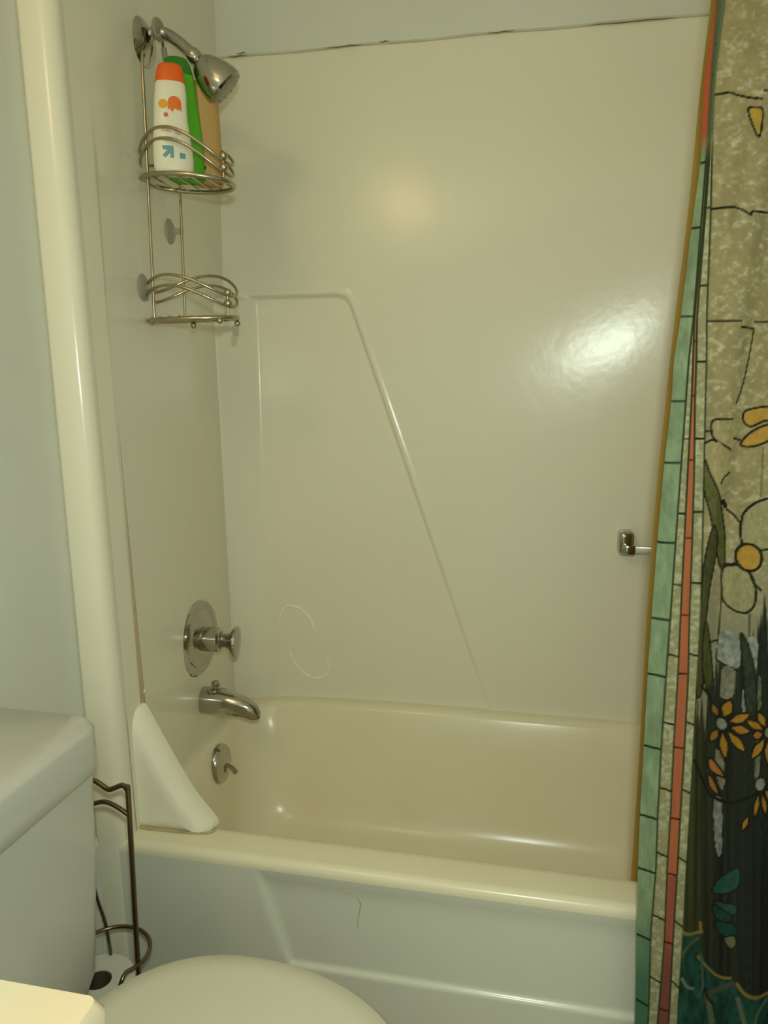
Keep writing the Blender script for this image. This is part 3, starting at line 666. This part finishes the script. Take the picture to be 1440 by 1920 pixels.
fill([(1333, 1428), (1345, 1436), (1360, 1458), (1342, 1456), (1332, 1446)], c_(182, 116, 56)); fill([(1331, 1458), (1342, 1470), (1350, 1494), (1338, 1488), (1331, 1475)], c_(174, 114, 52))
teal = c_(44, 84, 74); teal2 = c_(34, 70, 60)
fill([(1337, 1676), (1350, 1645), (1382, 1622), (1384, 1655), (1360, 1672)], teal, outline=1.4, amp=.2)
fill([(1338, 1694), (1360, 1690), (1380, 1694), (1374, 1712)], teal, outline=1.4, amp=.2); fill([(1339, 1700), (1370, 1712), (1366, 1724), (1342, 1722)], teal2, outline=1.4, amp=.2)
fill([(1340, 1730), (1368, 1726), (1382, 1740), (1372, 1752), (1352, 1750)], teal2, outline=1.4, amp=.2)
fill([(1356, 1756), (1374, 1750), (1378, 1766), (1368, 1774)], c_(120, 116, 84), outline=1.2)
# teal foot border with gold arcs
foot = [(1262, 1742), (1280, 1742), (1316, 1760), (1318, 1800), (1350, 1832), (1376, 1832), (1400, 1858), (1440, 1872), (2600, 1872), (2600, 2200), (1240, 2200)]
m = inside(foot) & MAIN
tx = (fbm(U/11, Vv/22, 61))
mk = m.astype(float)[..., None]; RGB[...] = RGB*(1-mk)+(c_(36, 74, 62)*(.55+.9*tx)[..., None])*mk
gold = c_(150, 118, 56)
stroke([(1268, 1732), (1282, 1747), (1300, 1756), (1316, 1758)], 3.0, gold); stroke([(1312, 1804), (1325, 1818), (1345, 1829), (1368, 1829)], 2.8, gold); stroke([(1380, 1840), (1394, 1858), (1415, 1869), (1440, 1872), (1480, 1868)], 3.2, gold)
stroke([(1316, 1740), (1318, 1758)], 3.0, gold, smooth=False)
stroke([(1276, 1790), (1290, 1776), (1310, 1770)], 3.4, c_(96, 94, 66)); stroke([(1278, 1832), (1288, 1850), (1302, 1862)], 2.4, c_(128, 132, 112)); stroke([(1318, 1800), (1320, 1855), (1314, 1880)], 2.2, c_(80, 96, 78))
stroke([(1330, 1885), (1336, 1925), (1340, 1980)], 5, c_(104, 108, 88)); stroke([(1382, 1868), (1390, 1900), (1398, 1925)], 4.5, c_(104, 108, 90)); stroke([(1440, 1884), (1422, 1900), (1412, 1925)], 3.6, c_(100, 106, 84))
stroke([(1372, 1838), (1348, 1852), (1332, 1868), (1326, 1880)], 4.2, c_(84, 82, 60)); stroke([(1326, 1862), (1328, 1876), (1338, 1886)], 2.0)
PRINT_GAIN = 1.0
lin = s2l(np.clip(RGB, 0, 255))
lin = np.clip(lin*np.array([.82, .90, .98])*PRINT_GAIN, 0, .92)
ncol = X.shape[1]; nrow = X.shape[0]
me = bpy.data.meshes.new('shower_curtain')
co = np.stack([X, Yg, Zg], -1).reshape(-1, 3).astype(np.float32)
ii = (np.arange(nrow-1)[:, None]*ncol+np.arange(ncol-1)[None]).ravel()
fcs = np.stack([ii, ii+1, ii+1+ncol, ii+ncol], 1).astype(np.int32)
me.vertices.add(len(co)); me.vertices.foreach_set('co', co.ravel())
me.loops.add(fcs.size); me.loops.foreach_set('vertex_index', fcs.ravel())
me.polygons.add(len(fcs)); me.polygons.foreach_set('loop_start', np.arange(0, fcs.size, 4, dtype=np.int32)); me.polygons.foreach_set('loop_total', np.full(len(fcs), 4, np.int32))
me.update(calc_edges=True); me.validate()
me.polygons.foreach_set('use_smooth', np.ones(len(me.polygons), bool))
at = me.attributes.new('print', 'FLOAT_COLOR', 'POINT'); at.data.foreach_set('color', np.concatenate([lin.reshape(-1, 3), np.ones((len(co), 1))], 1).astype(np.float32).ravel())
mc = mat('printed_polyester', (.5, .5, .5), .75, bump=.08, bscale=500, spec=.2)
an = mc.node_tree.nodes.new('ShaderNodeAttribute'); an.attribute_name = 'print'
mc.node_tree.links.new(an.outputs['Color'], mc.node_tree.nodes['Principled BSDF'].inputs['Base Color'])
def translucent(m, k):
    nt = m.node_tree; b = nt.nodes['Principled BSDF']; out = nt.nodes['Material Output']; t = nt.nodes.new('ShaderNodeBsdfTranslucent'); mx = nt.nodes.new('ShaderNodeMixShader'); mx.inputs[0].default_value = k
    src = b.inputs['Base Color'].links
    if src: nt.links.new(src[0].from_socket, t.inputs[0])
    else: t.inputs[0].default_value = b.inputs['Base Color'].default_value
    nt.links.new(b.outputs[0], mx.inputs[1]); nt.links.new(t.outputs[0], mx.inputs[2]); nt.links.new(mx.outputs[0], out.inputs[0])
translucent(mc, .30); translucent(M['liner'], .40)
me.materials.append(mc)
cur = bpy.data.objects.new('shower_curtain', me); COL.objects.link(cur)
tag(cur, 'shower curtain printed with stained glass flowers hanging outside tub', 'shower curtain')
# plain liner hanging inside the tub
LT = np.array([(1.90, .934), (1.654, .932), (1.569, .9245), (1.458, .9225), (1.373, .919), (1.254, .911), (1.136, .906), (1.048, .902), (.929, .899), (.813, .898), (.723, .899), (.608, .9), (.492, .9), (.404, .899), (.20, .899)])[::-1]
zl = np.linspace(.20, 1.90, 80); xe = np.interp(zl, LT[:, 0], LT[:, 1])
xe = np.convolve(np.pad(xe, 3, 'edge'), np.ones(7)/7, 'valid')
tag(grid('curtain_liner', 60, 80, lambda i, j: (xe[j]+(1.46-xe[j])*i/59, .098+.010*math.sin(i*.55), zl[j]), 'liner'), 'plain tan liner edge hanging inside tub behind printed curtain', 'curtain liner')

# ------------------------------------------------------------------ toilet
to = thing('toilet', 'white toilet with closed lid beside the bathtub', 'toilet')
TY = -.452
loft('tank', [rrect(.010, .180, TY-.190, TY+.192, .035, .375), rrect(.006, .186, TY-.200, TY+.203, .035, .40), rrect(.004, .192, TY-.208, TY+.208, .030, .55), rrect(.002, .194, TY-.212, TY+.210, .030, .683)], 'porc', to)
def lid_ring(g, z): return rrect(.000-g*.2, .203+g, TY-.220-g, TY+.214+g, .045, z)
loft('tank_lid', [lid_ring(-.003, .681), lid_ring(.000, .684), lid_ring(.002, .700), lid_ring(.001, .735), lid_ring(-.001, .7395), lid_ring(-.005, .742)], 'porc', to, sharp=60)
def oval(cx, a0, a1, b, z, n=56, p=2.15):
    out = []
    for k in range(n):
        t = 2*PI*k/n; c, s = math.cos(t), math.sin(t); a = a1 if c > 0 else a0
        out.append(Vector((cx+a*math.copysign(abs(c)**(2/p), c), TY+.028+b*math.copysign(abs(s)**(2/p), s), z)))
    return out
loft('bowl', [oval(.33, .13, .20, .105, 0), oval(.33, .13, .20, .105, .03), oval(.34, .12, .17, .085, .10), oval(.36, .13, .18, .11, .20), oval(.385, .16, .21, .165, .31), oval(.39, .17, .225, .180, .375), oval(.39, .17, .225, .180, .388), oval(.39, .13, .19, .15, .390)], 'porc', to)
loft('bowl_deck', [rrect(.06, .30, TY-.125, TY+.150, .03, .30), rrect(.06, .30, TY-.130, TY+.155, .03, .37), rrect(.065, .295, TY-.125, TY+.150, .03, .376)], 'porc', to)
loft('seat', [oval(.392, .175, .232, .186, .391), oval(.392, .178, .236, .189, .397), oval(.392, .177, .235, .188, .409), oval(.392, .172, .230, .183, .412)], 'lidpl', to)
loft('lid', [oval(.392, .178, .236, .189, .4130), oval(.392, .182, .240, .193, .417), oval(.392, .182, .240, .193, .423), oval(.392, .176, .234, .187, .4285), oval(.392, .150, .205, .160, .4315), oval(.392, .08, .11, .08, .433)], 'lidpl', to, sharp=60)
for s in (-1, 1):
    tube('hinge', [(.222, TY+.028+s*.070-.022, .408), (.222, TY+.028+s*.070+.022, .408)], .012, 'lidpl', to, seg=14)

# ------------------------------------------------------------------ spare toilet paper stand and roll
st = thing('paper_stand', 'bronze wire toilet paper stand between tank and bathtub', 'paper stand')
rc = (.118, -.135)
tube('rod', catmull([(.169, -.148, .006), (.169, -.148, .15), (.169, -.147, .35), (.169, -.146, .570), (.167, -.146, .586), (.159, -.145, .590), (.145, -.143, .583), (.134, -.141, .579), (.116, -.139, .587), (.100, -.137, .590)], 6), .0038, 'steel_dark', st)
tube('rod', catmull([(.100, -.137, .590), (.060, -.120, .580), (.045, -.105, .55), (.055, -.100, .45), (.072, -.094, .36), (.086, -.090, .27), (.094, -.090, .006)], 6), .0026, 'steel_dark', st)
tube('crossbar', catmull([(.169, -.147, .546), (.152, -.147, .556), (.136, -.147, .562), (.122, -.146, .560), (.100, -.144, .550)], 6), .0034, 'steel_dark', st)
rr = [(.120+.056*math.cos(a), -.135+.052*math.sin(a), .308) for a in [math.radians(-40+290*k/30) for k in range(31)]]
rr = [(.160, -.184, .276), (.160, -.183, .296), (.162, -.176, .306)]+rr[0:]
tube('hoop', rr, .0032, 'steel_dark', st)
tube('base_ring', [(.120+.064*math.cos(2*PI*k/40), -.128+.066*math.sin(2*PI*k/40), .006) for k in range(40)], .004, 'steel_dark', st, closed=True)
sr = tube('roll_shelf', [(.100+.050*math.cos(2*PI*k/32), -.140+.050*math.sin(2*PI*k/32), .165) for k in range(32)], .003, 'steel_dark', st, closed=True)
for a in (.3, 1.87): tube('shelf_wire', [(.100+.05*math.cos(a), -.140+.05*math.sin(a), .165), (.100-.05*math.cos(a), -.140-.05*math.sin(a), .165)], .0025, 'steel_dark', sr)
rl = thing('toilet_paper_roll', 'white toilet paper roll in the wire stand beside the tank', 'toilet paper')
rx, ry, z0 = .096, -.140, .1685
lathe('paper', [(.020, .0), (.053, .0), (.055, .004), (.055, .086), (.053, .090), (.020, .090), (.020, .0)], 'paper', rl, origin=(rx, ry, z0), seg=40)
lathe('core', [(.0185, .002), (.0198, .002), (.0198, .088), (.0185, .088), (.0185, .002)], 'core', rl, origin=(rx, ry, z0), seg=24)

# ------------------------------------------------------------------ vanity
vn = thing('vanity', 'cream marbled vanity countertop corner in the foreground', 'vanity')
ct = loft('countertop', [rrect(.042, .491, -1.50, -.705, .006, .763), rrect(.041, .494, -1.503, -.702, .006, .767), rrect(.041, .494, -1.503, -.702, .006, .803), rrect(.042, .490, -1.499, -.706, .006, .811)], 'marble', vn, sharp=50)
cbt = box('cabinet', (.042, -1.49, .08), (.468, -.715, .763), 'cab', vn, bev=.003)
box('toe_kick', (.042, -1.48, 0), (.40, -.725, .08), 'cab', vn)
for k in range(2):
    dr = box('door', (.468, -1.47+k*.375, .12), (.486, -1.11+k*.375, .72), 'cab', vn, bev=.004)
    ball('knob', (.495, -1.13+k*.06, .60), .012, 'chrome', dr)

# ------------------------------------------------------------------ vanity light (gives the warm light)
vl = thing('vanity_light', 'warm bulb bar above the vanity mirror', 'wall lamp')
xl0 = xwall(1.97)
box('backplate', (xl0, -1.42, 1.92), (xl0+.03, -.88, 2.02), 'chrome', vl, bev=.006)
for k in range(3):
    yb = -1.33+k*.18
    sk = lathe('socket', [(.018, 0), (.018, .03), (.014, .035), (.0001, .035)], 'chrome', vl, origin=(xl0+.03, yb, 1.97), axis=(1, 0, 0), seg=20)
    ball('bulb', (xl0+.105, yb, 1.97), .045, 'bulb', vl)
    pl = bpy.data.lights.new('bulb_light', 'POINT'); pl.energy = 2.5; pl.color = (1.0, .74, .32); pl.shadow_soft_size = .06
    po = bpy.data.objects.new('bulb_light', pl); COL.objects.link(po); po.location = (xl0+.20, yb, 1.97)
